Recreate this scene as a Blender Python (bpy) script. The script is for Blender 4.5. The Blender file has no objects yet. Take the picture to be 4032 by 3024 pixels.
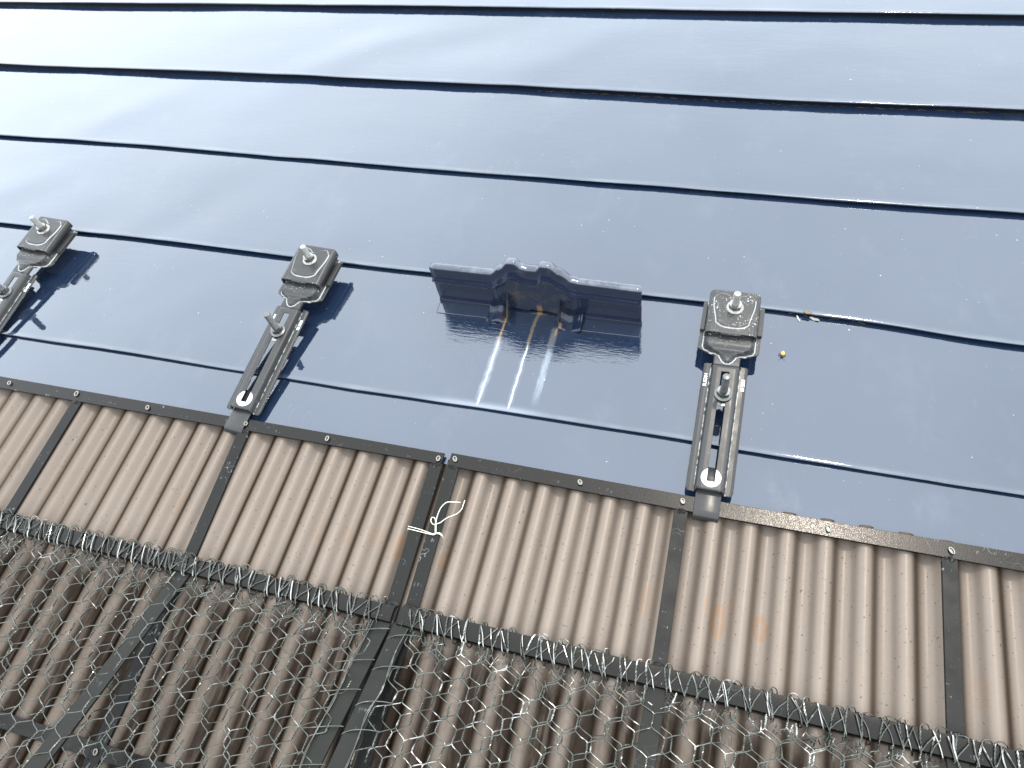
import bpy, bmesh, math, random
import numpy as np
from mathutils import Matrix, Vector, noise
rnd = random.Random(7)

# ------------------------------------------------------------------ camera, sky, sun
# Everything is laid out in roof coordinates (x along the eaves, y up the slope, z off the roof)
# and the whole roof is then pitched by PITCH.
PITCH = math.radians(17)
T = Matrix.Rotation(PITCH, 4, 'X')
sc = bpy.context.scene
C = sc.collection

R = ((0.95826142, 0.24886138, -0.14072338), (0.14229848, -0.84209732, -0.52021462), (-0.24796411, 0.47847687, -0.84236196))
cam = bpy.data.cameras.new('camera')
cam.sensor_width = 36.0
cam.lens = 26.0
cam.clip_start = 0.01
cam.clip_end = 500
co = bpy.data.objects.new('camera', cam)
C.objects.link(co)
mc = Matrix(((R[0][0], -R[1][0], -R[2][0], 0.0), (R[0][1], -R[1][1], -R[2][1], 0.0), (R[0][2], -R[1][2], -R[2][2], 0.70), (0, 0, 0, 1)))
co.matrix_world = T @ mc
sc.camera = co

SUN = (T.to_3x3() @ Vector((0.15, 0.378, 0.913))).normalized()
sl = bpy.data.lights.new('sun', 'SUN')
sl.energy = 1.0
sl.angle = math.radians(2.0)
sl.color = (1.0, 0.965, 0.91)
so = bpy.data.objects.new('sun', sl)
C.objects.link(so)
so.rotation_euler = SUN.to_track_quat('Z', 'Y').to_euler()

world = bpy.data.worlds.new('World')
sc.world = world
world.use_nodes = True
wn, wl = world.node_tree.nodes, world.node_tree.links
wn.clear()
wo = wn.new('ShaderNodeOutputWorld')
sky = wn.new('ShaderNodeTexSky')
sky.sky_type = 'NISHITA'
sky.sun_disc = False
sky.sun_elevation = math.asin(SUN.z)
sky.sun_rotation = math.atan2(SUN.x, SUN.y)
bg1 = wn.new('ShaderNodeBackground')
bg1.inputs['Strength'].default_value = 0.14
wl.new(sky.outputs[0], bg1.inputs['Color'])
bg2 = wn.new('ShaderNodeBackground')           # thin bright cloud
bg2.inputs['Color'].default_value = (0.80, 0.895, 1.0, 1)
bg2.inputs['Strength'].default_value = 2.3
tc = wn.new('ShaderNodeTexCoord')
mpw = wn.new('ShaderNodeMapping')
mpw.inputs['Scale'].default_value = (1.0, 1.0, 1.6)
mpw.inputs['Rotation'].default_value = (0.3, 0.2, 0.9)
nz = wn.new('ShaderNodeTexNoise')
nz.inputs['Scale'].default_value = 1.7
nz.inputs['Detail'].default_value = 5
nz.inputs['Roughness'].default_value = 0.45
wl.new(tc.outputs['Generated'], mpw.inputs['Vector'])
wl.new(mpw.outputs[0], nz.inputs['Vector'])
mr = wn.new('ShaderNodeMapRange')
mr.inputs['From Min'].default_value = 0.25
mr.inputs['From Max'].default_value = 0.7
mr.inputs['To Min'].default_value = 0.76
mr.inputs['To Max'].default_value = 1.0
wl.new(nz.outputs['Fac'], mr.inputs['Value'])
mxw = wn.new('ShaderNodeMixShader')
wl.new(mr.outputs[0], mxw.inputs[0])
# a brighter cloud bank stands beyond the ridge to the left
BANK = (T.to_3x3() @ Vector((-0.72, 0.62, 0.33))).normalized()
dp = wn.new('ShaderNodeVectorMath')
dp.operation = 'DOT_PRODUCT'
wl.new(tc.outputs['Generated'], dp.inputs[0])
dp.inputs[1].default_value = BANK
nz2 = wn.new('ShaderNodeTexNoise')
nz2.inputs['Scale'].default_value = 4.5
nz2.inputs['Detail'].default_value = 4
nz2.inputs['Roughness'].default_value = 0.5
wl.new(mpw.outputs[0], nz2.inputs['Vector'])
wob = wn.new('ShaderNodeMath')
wob.operation = 'MULTIPLY_ADD'
wl.new(nz2.outputs['Fac'], wob.inputs[0])
wob.inputs[1].default_value = 0.55
wl.new(dp.outputs['Value'], wob.inputs[2])
bk = wn.new('ShaderNodeMapRange')
bk.interpolation_type = 'SMOOTHSTEP'
bk.inputs['From Min'].default_value = 0.62
bk.inputs['From Max'].default_value = 1.30
bk.inputs['To Min'].default_value = 2.45
bk.inputs['To Max'].default_value = 2.85
wl.new(wob.outputs[0], bk.inputs['Value'])
wl.new(bk.outputs[0], bg2.inputs['Strength'])
wl.new(bg1.outputs[0], mxw.inputs[1])
wl.new(bg2.outputs[0], mxw.inputs[2])
bg3 = wn.new('ShaderNodeBackground')           # land below the horizon
bg3.inputs['Color'].default_value = (0.10, 0.10, 0.09, 1)
bg3.inputs['Strength'].default_value = 1.0
sx = wn.new('ShaderNodeSeparateXYZ')
wl.new(tc.outputs['Generated'], sx.inputs[0])
hz = wn.new('ShaderNodeMapRange')
hz.inputs['From Min'].default_value = 0.05
hz.inputs['From Max'].default_value = 0.14
wl.new(sx.outputs['Z'], hz.inputs['Value'])
mx2 = wn.new('ShaderNodeMixShader')
wl.new(hz.outputs[0], mx2.inputs[0])
wl.new(bg3.outputs[0], mx2.inputs[1])
wl.new(mxw.outputs[0], mx2.inputs[2])
wl.new(mx2.outputs[0], wo.inputs['Surface'])

vs = sc.view_settings
vs.view_transform = 'Standard'
vs.look = 'None'
vs.exposure = 0.5
vs.gamma = 1.0
vs.use_curve_mapping = False

# ------------------------------------------------------------------ node helpers
class NT:
    def __init__(s, name):
        s.m = bpy.data.materials.new(name)
        s.m.use_nodes = True
        s.t = s.m.node_tree
        s.n = s.t.nodes
        s.l = s.t.links
        s.b = s.n['Principled BSDF']
        s.co = s.n.new('ShaderNodeTexCoord').outputs['Object']
    def put(s, sock, v):
        if isinstance(v, bpy.types.NodeSocket):
            s.l.new(v, sock)
        elif isinstance(v, (tuple, list)) and len(v) == 3 and len(sock.default_value) == 4:
            sock.default_value = (*v, 1)
        else:
            sock.default_value = v
    def math(s, op, a, b=0.0, c=0.0, clamp=False):
        n = s.n.new('ShaderNodeMath')
        n.operation = op
        n.use_clamp = clamp
        s.put(n.inputs[0], a); s.put(n.inputs[1], b); s.put(n.inputs[2], c)
        return n.outputs[0]
    def noise(s, scale, detail=3, rough=0.5, vec=None, stretch=None):
        vec = vec or s.co
        if stretch:
            mp = s.n.new('ShaderNodeMapping')
            mp.inputs['Scale'].default_value = stretch
            s.l.new(vec, mp.inputs['Vector'])
            vec = mp.outputs[0]
        n = s.n.new('ShaderNodeTexNoise')
        n.inputs['Scale'].default_value = scale
        n.inputs['Detail'].default_value = detail
        n.inputs['Roughness'].default_value = rough
        s.l.new(vec, n.inputs['Vector'])
        return n.outputs['Fac']
    def ramp(s, v, a, b, lo=0.0, hi=1.0, smooth=True):
        n = s.n.new('ShaderNodeMapRange')
        n.interpolation_type = 'SMOOTHSTEP' if smooth else 'LINEAR'
        s.put(n.inputs['Value'], v)
        s.put(n.inputs['From Min'], a); s.put(n.inputs['From Max'], b)
        s.put(n.inputs['To Min'], lo); s.put(n.inputs['To Max'], hi)
        return n.outputs[0]
    def mix(s, f, a, b, mode='MIX'):
        n = s.n.new('ShaderNodeMix')
        n.data_type = 'RGBA'
        n.blend_type = mode
        s.put(n.inputs[0], f); s.put(n.inputs[6], a); s.put(n.inputs[7], b)
        return n.outputs[2]
    def bump(s, h, strength=0.3, dist=0.001, normal=None):
        n = s.n.new('ShaderNodeBump')
        n.inputs['Strength'].default_value = strength
        n.inputs['Distance'].default_value = dist
        s.put(n.inputs['Height'], h)
        if normal:
            s.l.new(normal, n.inputs['Normal'])
        return n.outputs[0]
    def xyz(s):
        n = s.n.new('ShaderNodeSeparateXYZ')
        s.l.new(s.co, n.inputs[0])
        return n.outputs
    def attr(s, name):
        n = s.n.new('ShaderNodeAttribute')
        n.attribute_name = name
        return n.outputs['Fac']
    def set(s, **k):
        for a, v in k.items():
            s.put(s.b.inputs[a.replace('_', ' ')], v)
        return s

NAVY = (0.0095, 0.0185, 0.040)
def paint(name, streaks=False, plain=False):
    s = NT(name)
    x, y, z = s.xyz()
    big = s.noise(9, 4, 0.55)
    col = s.mix(big, (NAVY[0]*.85, NAVY[1]*.85, NAVY[2]*.85), (NAVY[0]*1.25, NAVY[1]*1.2, NAVY[2]*1.15))
    rough = s.ramp(s.noise(30, 4, 0.6), 0.3, 0.8, 0.03, 0.065)
    scf = s.math('ABSOLUTE', s.math('SUBTRACT', s.noise(7, 3, 0.6, stretch=(1.6, .5, 1)), 0.5))
    scf = s.math('MULTIPLY', s.ramp(scf, 0.0, 0.0035, 1, 0), s.ramp(s.noise(5, 2, 0.5), 0.56, 0.68))
    wm = s.ramp(s.noise(16, 5, 0.7, stretch=(1, .6, 1)), 0.52, 0.72)
    col = s.mix(s.math('MULTIPLY', scf, 0.04), col, (0.5, 0.52, 0.55))
    col = s.mix(s.math('MULTIPLY', wm, 0.018), col, (0.6, 0.62, 0.62))
    rough = s.math('ADD', rough, s.math('MULTIPLY', wm, 0.05))
    # pale strip along every folded lip: painted sky sheen together with chalky wear
    ld = s.attr('lip') if not plain else 1.0
    sheen_wear = s.math('MULTIPLY', s.ramp(ld, 0.0005, 0.0075, 1.0, 0.0), s.ramp(s.noise(14, 4, 0.65, stretch=(1, 3, 1)), 0.42, 0.72, 0.35, 1.0))
    sheen_wear = s.math('MULTIPLY', sheen_wear, 0.17)
    col = s.mix(sheen_wear, col, (0.42, 0.45, 0.48))
    rough = s.math('ADD', rough, s.math('MULTIPLY', sheen_wear, 0.35))
    # bare or rusty spots right at the fold
    rs = s.math('MULTIPLY', s.ramp(ld, -0.0015, 0.0018, 1.0, 0.0), s.ramp(s.noise(60, 3, 0.6, stretch=(1, 2, 1)), 0.63, 0.72))
    col = s.mix(s.math('MULTIPLY', rs, 0.55), col, (0.28, 0.17, 0.09))
    # tiny white and dark specks
    sp = s.ramp(s.noise(300, 1, 0.3), 0.785, 0.83)
    sp2 = s.math('MULTIPLY', sp, s.ramp(s.noise(35, 1, 0.5), 0.5, 0.62))
    col = s.mix(s.math('MULTIPLY', sp2, 0.55), col, (0.6, 0.62, 0.64))
    if streaks:
        wob = s.math('MULTIPLY', s.math('SUBTRACT', s.noise(26, 4, 0.7, stretch=(0.1, 1, 0.1)), 0.5), 0.0065)
        xx = s.math('ADD', x, wob)
        def line(x0, wcore, whalo):
            d = s.math('ABSOLUTE', s.math('SUBTRACT', xx, x0))
            return s.ramp(d, wcore * 0.35, wcore, 1, 0), s.ramp(d, 0.0, whalo, 1, 0)
        c1, h1 = line(-0.2382, 0.00125, 0.0060)
        c2, h2 = line(-0.2024, 0.0013, 0.0050)
        c3, h3 = line(-0.1752, 0.0055, 0.0075)
        def band(a, b, c, d):    # 0..1..1..0 along y
            return s.math('MULTIPLY', s.ramp(y, a, b), s.ramp(y, c, d, 1, 0))
        brk = s.ramp(s.noise(140, 4, 0.7, stretch=(1.6, 0.30, 1)), 0.30, 0.62, 0.25, 1.0)
        w1 = s.math('MULTIPLY', s.math('MULTIPLY', c1, band(.362, .370, .448, .462)), 1.0)
        w1h = s.math('MULTIPLY', s.math('MULTIPLY', h1, band(.360, .380, .448, .470)), 0.26)
        w2 = s.math('MULTIPLY', s.math('MULTIPLY', c2, band(.362, .370, .440, .462)), 0.95)
        w2h = s.math('MULTIPLY', s.math('MULTIPLY', h2, band(.360, .380, .430, .465)), 0.14)
        w3 = s.math('MULTIPLY', s.math('MULTIPLY', c3, band(.368, .405, .448, .458)), 0.20)
        edge = s.math('MULTIPLY', s.ramp(ld, 0.0, 0.011, 1, 0), s.math('MULTIPLY', s.ramp(x, -.335, -.25), s.ramp(x, -.20, -.15, 1, 0)))
        edge = s.math('MULTIPLY', edge, 0.13)
        tot = s.math('MAXIMUM', w1, w1h)
        for q in (w2, w2h, w3):
            tot = s.math('MAXIMUM', tot, q)
        tot = s.math('MAXIMUM', s.math('MULTIPLY', tot, brk), edge)
        col = s.mix(tot, col, (0.78, 0.84, 0.92))
        rough = s.math('ADD', rough, s.math('MULTIPLY', tot, 0.3))
        r1 = s.math('MULTIPLY', s.ramp(s.math('ABSOLUTE', s.math('SUBTRACT', xx, -0.2378)), 0.0004, 0.0019, 1, 0), band(.433, .447, .480, .486))
        r2 = s.math('MULTIPLY', s.math('MULTIPLY', s.ramp(s.math('ABSOLUTE', s.math('SUBTRACT', xx, s.math('ADD', -0.2022, s.math('MULTIPLY', s.ramp(y, .487, .505), .003)))), 0.0006, 0.0030, 1, 0), band(.445, .457, .502, .506)), 0.38)
        r3 = s.math('MULTIPLY', s.math('MULTIPLY', c3, band(.452, .460, .480, .486)), 0.30)
        r4 = s.math('MULTIPLY', s.math('MULTIPLY', s.ramp(s.math('ABSOLUTE', s.math('SUBTRACT', xx, -0.1735)), 0.0004, 0.0018, 1, 0), band(.470, .476, .482, .486)), 0.6)
        col = s.mix(s.math('MULTIPLY', r1, 0.6), col, (0.46, 0.25, 0.08))
        col = s.mix(r2, col, (0.30, 0.22, 0.10))
        col = s.mix(r3, col, (0.28, 0.26, 0.22))
        col = s.mix(r4, col, (0.42, 0.24, 0.08))
    s.set(Base_Color=col, Roughness=rough)
    s.b.inputs['IOR'].default_value = 1.5
    s.b.inputs['Specular IOR Level'].default_value = 0.95
    s.b.inputs['Coat Weight'].default_value = 1.0
    s.b.inputs['Coat Roughness'].default_value = 0.02
    s.b.inputs['Coat IOR'].default_value = 1.55
    h1_ = s.noise(55, 3, 0.5, stretch=(0.5, 1.6, 1))
    h2_ = s.noise(260, 2, 0.5, stretch=(0.6, 1.4, 1))
    n1 = s.bump(h1_, 0.085, 0.0011)
    n2 = s.bump(h2_, 0.22, 0.00022, n1)
    if streaks:
        msk = s.math('MULTIPLY', s.math('MULTIPLY', s.ramp(x, -.345, -.315), s.ramp(x, -.085, -.060, 1, 0)), s.math('MULTIPLY', s.ramp(y, .405, .445), s.ramp(y, .50, .52, 1, 0)))
        n2 = s.bump(s.math('MULTIPLY', s.noise(170, 3, 0.6, stretch=(.30, 2.0, 1)), msk), 0.75, 0.00042, n2)
    s.l.new(n2, s.b.inputs['Normal'])
    s.l.new(n2, s.b.inputs['Coat Normal'])
    if not plain:
        nose = s.math('MULTIPLY', s.ramp(ld, -0.0008, 0.0014, 1.0, 0.0), s.ramp(s.noise(40, 3, 0.6), 0.3, 0.6, 0.5, 1.0))
        s.put(s.b.inputs['Coat Roughness'], s.math('ADD', 0.02, s.math('MULTIPLY', nose, 0.38)))
    return s.m

def steel(name, base, rough=0.42, var=0.25, scratch=0.0, speck=0.0, sparkle=0.25, spec=0.5, sdist=.0004):
    s = NT(name)
    f = s.noise(22, 5, 0.6)
    col = s.mix(f, tuple(c*(1-var) for c in base), tuple(c*(1+var) for c in base))
    if scratch:
        a = s.noise(34, 2, 0.5, stretch=(1, 6, 1))
        b = s.noise(140, 2, 0.6, stretch=(4, 0.5, 1))
        m = s.math('MULTIPLY', s.ramp(a, 0.56, 0.68), s.ramp(b, 0.60, 0.68))
        # thin scratches: contour lines of a noise field
        cr = s.math('ABSOLUTE', s.math('SUBTRACT', s.noise(45, 2, 0.5), 0.5))
        cr = s.math('MULTIPLY', s.ramp(cr, 0.0, 0.006, 1, 0), s.ramp(s.noise(18, 2, 0.5), 0.55, 0.68))
        m = s.math('MAXIMUM', m, cr)
        col = s.mix(s.math('MULTIPLY', m, scratch), col, (0.36, 0.37, 0.36))
    if speck:
        v = s.ramp(s.noise(520, 2, 0.6), 0.60, 0.68)  # pale specks: sun glints painted into the colour
        g = s.ramp(s.noise(60, 3, 0.6), 0.42, 0.62)
        x, y, z = s.xyz()
        if speck > 0.5:
            reg = s.ramp(y, 0.045, 0.068)
        else:
            reg = s.math('MULTIPLY', s.ramp(s.math('ABSOLUTE', s.math('SUBTRACT', y, 0.058)), 0.004, 0.014, 1, 0), 1.0)
        m = s.math('MULTIPLY', s.math('MULTIPLY', v, g), reg)
        col = s.mix(s.math('MULTIPLY', m, min(1.0, speck + 0.2)), col, (0.75, 0.72, 0.64))
    s.set(Base_Color=col, Roughness=s.ramp(s.noise(40, 4, 0.6), 0.3, 0.8, rough*0.8, rough*1.3))
    s.b.inputs['Specular IOR Level'].default_value = spec
    s.b.inputs['Specular Tint'].default_value = (1.0, 0.91, 0.82, 1)
    s.l.new(s.bump(s.noise(900, 2, 0.6), sparkle, sdist), s.b.inputs['Normal'])
    return s

M = {}
M['roof'] = paint('glossy_navy_roof_paint')
M['roof_plain'] = paint('glossy_navy_paint_on_stopper', plain=True)
M['roof_streaked'] = paint('glossy_navy_roof_paint_with_runs', True)
M['rail'] = steel('dark_brown_grey_angle_steel', (0.0015, 0.0012, 0.0008), 0.20, 0.25, 0.35, sparkle=1.0, spec=0.37, sdist=.00005)
q_ = M['rail']
q_.l.new(q_.ramp(q_.noise(1050, 3, 0.65), 0.42, 0.60, 0.34, 0.20), q_.b.inputs['Roughness'])
M['rail'] = q_.m
M['bar'] = steel('dark_grey_flat_bar', (0.010, 0.0103, 0.0096), 0.42, 0.22, 0.45, sparkle=0.25, spec=0.21).m
M['brace'] = steel('grey_green_flat_bar', (0.0125, 0.0128, 0.0105), 0.48, 0.2, 0.2, sparkle=0.2, spec=0.22).m

def bracket_mat(name, speck):
    s = steel(name, (0.036, 0.0355, 0.0345), 0.31, 0.14, 0.15, speck, 0.15, spec=0.42)
    e = s.math('MULTIPLY', s.attr('worn'), s.ramp(s.noise(110, 3, 0.6), 0.22, 0.45, 0.25, 1.0))
    old = s.b.inputs['Base Color'].links[0].from_socket
    s.l.new(s.mix(e, old, (0.66, 0.65, 0.60)), s.b.inputs['Base Color'])
    return s
M['bracket'] = bracket_mat('grey_coated_steel', 0.35).m
M['bracket_glints'] = bracket_mat('grey_coated_steel_glints', 0.75).m
def channel_mat(name, speck):
    s = bracket_mat(name, 0.0)
    x, y, z = s.xyz()
    dy = s.math('SUBTRACT', y, -0.1015)
    d = s.math('SQRT', s.math('ADD', s.math('MULTIPLY', x, x), s.math('MULTIPLY', dy, dy)))
    d = s.math('ADD', d, s.math('MULTIPLY', s.math('SUBTRACT', s.noise(900, 3, 0.7), 0.5), 0.0012))
    ring = s.ramp(d, 0.0094, 0.0100, 1, 0)
    old = s.b.inputs['Base Color'].links[0].from_socket
    wl_ = s.math('MULTIPLY', s.ramp(s.math('ABSOLUTE', s.math('SUBTRACT', s.math('ABSOLUTE', x), 0.0152)), 0.0, 0.0007, 1, 0), s.ramp(s.noise(130, 3, 0.7, stretch=(1, 1, 1)), 0.40, 0.60))
    col = s.mix(s.math('MULTIPLY', wl_, 0.75), old, (0.62, 0.62, 0.58))
    col = s.mix(ring, col, (0.86, 0.85, 0.80))
    s.l.new(col, s.b.inputs['Base Color'])
    return s.m
M['channel'] = channel_mat('grey_coated_channel', 0)

s = NT('stainless_steel')
s.set(Base_Color=s.mix(s.noise(300, 3), (0.22, 0.21, 0.185), (0.42, 0.40, 0.36)), Metallic=0.95, Roughness=s.ramp(s.noise(200, 3), 0.3, 0.7, 0.2, 0.42))
M['stainless'] = s.m
s = NT('blackened_steel_nut')
s.set(Base_Color=s.mix(s.noise(300, 3), (0.09, 0.088, 0.082), (0.24, 0.235, 0.22)), Metallic=0.9, Roughness=0.33)
M['nut'] = s.m
s = NT('zinc_ring')
s.set(Base_Color=s.mix(s.noise(500, 3), (0.22, 0.20, 0.15), (0.38, 0.36, 0.30)), Metallic=0.35, Roughness=0.4)
M['ring'] = s.m
s = NT('white_stamped_marking')
s.set(Base_Color=(0.86, 0.85, 0.80), Roughness=0.5)
M['mark'] = s.m
def wire_mat(name, hi, cover):
    s = NT(name)
    f = s.noise(60, 3, 0.6)
    col = s.mix(s.ramp(f, 0.35, 0.7), (0.085, 0.088, 0.072), (0.17, 0.168, 0.145))
    sh = s.ramp(s.math('ADD', s.noise(48, 3, 0.6), s.math('MULTIPLY', s.noise(170, 2, 0.5), 0.35)), cover, cover + 0.10)  # bright patches: shiny zinc, plus sun glints put into the colour
    col = s.mix(sh, col, hi)
    s.set(Base_Color=col, Metallic=0.88, Roughness=s.ramp(s.noise(140, 3), 0.3, 0.7, 0.16, 0.34))
    return s.m
M['wire'] = wire_mat('galvanised_wire_dull', (0.32, 0.30, 0.265), 0.78)
M['wire_glints'] = wire_mat('galvanised_wire_painted_glints', (0.50, 0.47, 0.42), 0.735)
s = NT('bright_lacing_wire')
s.set(Base_Color=s.mix(s.ramp(s.noise(42, 3), 0.42, 0.62), (0.11, 0.108, 0.095), (0.50, 0.48, 0.43)), Metallic=0.9, Roughness=0.20)
M['lacing'] = s.m
s = NT('cream_tie_wire')
s.set(Base_Color=(0.82, 0.80, 0.62), Metallic=0.25, Roughness=0.35)
M['tie'] = s.m

# smoke-brown corrugated sheet: tinted clear skin over an opaque body
s = NT('smoke_brown_corrugated_sheet')
x, y, z = s.xyz()
big = s.noise(10, 5, 0.6, stretch=(1, 0.35, 1))
fine = s.noise(240, 4, 0.6)
col = s.mix(big, (0.74, 0.645, 0.57), (0.95, 0.845, 0.76))
dots = s.ramp(s.noise(420, 1, 0.4), 0.70, 0.76)
dust = s.math('MULTIPLY', s.ramp(fine, 0.30, 0.75), s.ramp(big, 0.25, 0.75, 0.4, 1.0))
col = s.mix(s.math('MULTIPLY', dust, 0.35), col, (0.97, 0.89, 0.81))
col = s.mix(s.math('MULTIPLY', dots, 0.6), col, (0.14, 0.11, 0.09))
st = None
for (px, py, rx, ry, amt) in [(-.3673, .192, .006, .010, .35), (-.3349, .195, .007, .010, .35), (-.303, .198, .006, .010, .35), (-.2729, .192, .006, .013, .9),
                         (-.2248, .189, .007, .010, .75), (-.022, .193, .0065, .016, .45), (-.5362, .187, .006, .010, .45), (-.7049, .184, .005, .008, .45),
                         (.0435, .188, .0075, .017, .85), (.0806, .189, .0068, .013, .9), (.0311, .1985, .003, .006, .55), (.0535, .204, .003, .006, .5), (.2570, .176, .007, .014, .3)]:
    ex = s.math('DIVIDE', s.math('SUBTRACT', x, px), rx)
    ey = s.math('DIVIDE', s.math('SUBTRACT', y, py), ry)
    d = s.math('SQRT', s.math('ADD', s.math('MULTIPLY', ex, ex), s.math('MULTIPLY', ey, ey)))
    d = s.math('ADD', d, s.math('MULTIPLY', s.math('SUBTRACT', s.noise(150, 5, 0.75), 0.5), 1.3))
    rim = s.math('MULTIPLY', s.ramp(d, 0.85, 1.05, 1, 0), s.ramp(d, 0.20, 0.75, 0.35, 1.0))
    rim = s.math('MULTIPLY', rim, amt)
    st = rim if st is None else s.math('MAXIMUM', st, rim)
col = s.mix(s.math('MULTIPLY', st, 0.95), col, (0.98, 0.66, 0.44))
under_net = s.math('MULTIPLY', s.ramp(y, 0.095, 0.122, 1, 0), s.ramp(s.noise(26, 5, 0.7, stretch=(1.5, .4, 1)), 0.30, 0.65, 0.25, 0.75))  # patchy darker tone below the net rail
col = s.mix(under_net, col, (0.36, 0.30, 0.25))
# dark reflections painted into the grooves under the nets, with brown dirt streaks
dirt_shade = s.math('MULTIPLY', s.ramp(y, 0.085, 0.118, 1, 0), s.ramp(z, -0.0080, -0.0030, 1, 0))
dirt_shade = s.math('MULTIPLY', dirt_shade, s.ramp(s.noise(70, 4, 0.6, stretch=(2.2, 0.25, 1)), 0.30, 0.55, 0.45, 1.0))
col = s.mix(s.math('MULTIPLY', dirt_shade, 0.9), col, (0.075, 0.052, 0.038))
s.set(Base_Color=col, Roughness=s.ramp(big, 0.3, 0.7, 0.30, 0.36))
s.b.inputs['IOR'].default_value = 2.6
s.put(s.b.inputs['Specular IOR Level'], s.math('SUBTRACT', s.ramp(s.noise(90, 5, 0.65), 0.25, 0.75, 0.18, 0.28), s.math('ADD', s.math('MULTIPLY', dots, 0.3), s.math('MULTIPLY', dirt_shade, 0.25))))
s.b.inputs['Specular Tint'].default_value = (1.0, 0.9, 0.8, 1)
s.b.inputs['Coat Weight'].default_value = 1.0
s.b.inputs['Coat IOR'].default_value = 1.07
s.b.inputs['Coat Tint'].default_value = (0.265, 0.238, 0.212, 1)
s.b.inputs['Coat Roughness'].default_value = 0.3
s.l.new(s.bump(s.noise(500, 3, 0.6), 0.12, 0.0002), s.b.inputs['Normal'])
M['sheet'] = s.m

# ------------------------------------------------------------------ mesh helpers
def link(name, me, mat, parent=None, sharp=40, loc=None):
    o = bpy.data.objects.new(name, me)
    me.name = name
    if mat:
        me.materials.append(mat)
    C.objects.link(o)
    if parent:
        o.parent = parent
    if loc:
        o.location = loc
    if sharp is not None:
        me.shade_smooth()
        me.set_sharp_from_angle(angle=math.radians(sharp))
    return o

def mesh(v, f):
    me = bpy.data.meshes.new('m')
    me.from_pydata([tuple(map(float, p)) for p in v], [], [tuple(map(int, q)) for q in f])
    me.update()
    return me

def tag(o, label=None, cat=None, group=None, kind=None):
    if label: o['label'] = label
    if cat: o['category'] = cat
    if group: o['group'] = group
    if kind: o['kind'] = kind
    return o

def empty(name, loc=(0, 0, 0), rz=0.0):
    o = bpy.data.objects.new(name, None)
    o.empty_display_size = 0.02
    o.location = loc
    o.rotation_euler = (0, 0, rz)
    C.objects.link(o)
    return o

class MB:
    def __init__(s):
        s.v = []; s.f = []
    def add(s, v, f):
        b = len(s.v)
        s.v += [tuple(p) for p in v]
        s.f += [tuple(i + b for i in q) for q in f]
        return s
    def prism(s, poly, z0, z1):
        """poly: list of (x, y) or (x, y, dz)"""
        n = len(poly)
        dz = [p[2] if len(p) > 2 else 0.0 for p in poly]
        v = [(p[0], p[1], z0 + d) for p, d in zip(poly, dz)] + [(p[0], p[1], z1 + d) for p, d in zip(poly, dz)]
        f = [tuple(reversed(range(n))), tuple(range(n, 2*n))] + [(i, (i+1) % n, n + (i+1) % n, n + i) for i in range(n)]
        return s.add(v, f)
    def tube(s, pts, r, n=6, closed=False, caps=True):
        pts = [Vector(p) for p in pts]
        m = len(pts)
        v = []
        nrm = None
        for i in range(m):
            if closed:
                t = pts[(i+1) % m] - pts[i-1]
            else:
                t = pts[min(i+1, m-1)] - pts[max(i-1, 0)]
            if t.length < 1e-9: t = Vector((0, 0, 1))
            t.normalize()
            if nrm is None:
                nrm = t.orthogonal().normalized()
            else:
                nrm = nrm - t * nrm.dot(t)
                if nrm.length < 1e-6: nrm = t.orthogonal()
                nrm.normalize()
            b = t.cross(nrm)
            rr = r[i] if isinstance(r, (list, tuple)) else r
            for k in range(n):
                a = 2*math.pi*k/n
                v.append(pts[i] + (nrm*math.cos(a) + b*math.sin(a))*rr)
        f = []
        for i in range(m if closed else m-1):
            j = (i+1) % m
            for k in range(n):
                f.append((i*n+k, i*n+(k+1) % n, j*n+(k+1) % n, j*n+k))
        if caps and not closed:
            f.append(tuple(reversed(range(n)))); f.append(tuple(range((m-1)*n, m*n)))
        return s.add(v, f)
    def lathe(s, prof, c, n=24):
        """prof: list of (r, z); axis z through c"""
        v = []; f = []
        m = len(prof)
        for (r, z) in prof:
            for k in range(n):
                a = 2*math.pi*k/n
                v.append((c[0] + r*math.cos(a), c[1] + r*math.sin(a), c[2] + z))
        for i in range(m-1):
            for k in range(n):
                f.append((i*n+k, i*n+(k+1) % n, (i+1)*n+(k+1) % n, (i+1)*n+k))
        f.append(tuple(reversed(range(n)))); f.append(tuple(range((m-1)*n, m*n)))
        return s.add(v, f)
    def build(s, name, mat, parent=None, sharp=40, bevel=0, seg=2, loc=None):
        o = link(name, mesh(s.v, s.f), mat, parent, sharp, loc)
        if bevel:
            b = o.modifiers.new('bevel', 'BEVEL')
            b.width = bevel; b.segments = seg; b.limit_method = 'ANGLE'; b.angle_limit = math.radians(35)
            b.harden_normals = False
        return o

def grid_sheet(name, P, mat, parent=None, thick=0.0015, keep=None, sharp=35, worn=None):
    """P[i][j] = point; keep(i, j) says which quads exist; thickened downwards"""
    ni, nj = len(P), len(P[0])
    v = [p for row in P for p in row]
    f = []
    for i in range(ni-1):
        for j in range(nj-1):
            if keep is None or keep(i, j):
                f.append((i*nj+j, i*nj+j+1, (i+1)*nj+j+1, (i+1)*nj+j))
    me = mesh(v, f)
    if worn is not None:
        at = me.attributes.new('worn', 'FLOAT', 'POINT')
        at.data.foreach_set('value', [float(q) for row in worn for q in row])
    bm = bmesh.new(); bm.from_mesh(me)
    bmesh.ops.delete(bm, geom=[q for q in bm.verts if not q.link_faces], context='VERTS')
    bmesh.ops.recalc_face_normals(bm, faces=bm.faces)
    if sum(q.normal.z for q in bm.faces) < 0:
        bmesh.ops.reverse_faces(bm, faces=bm.faces)
    bm.to_mesh(me); bm.free()
    o = link(name, me, mat, parent, sharp)
    sm = o.modifiers.new('thickness', 'SOLIDIFY')
    sm.thickness = thick; sm.offset = -1
    return o

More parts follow.
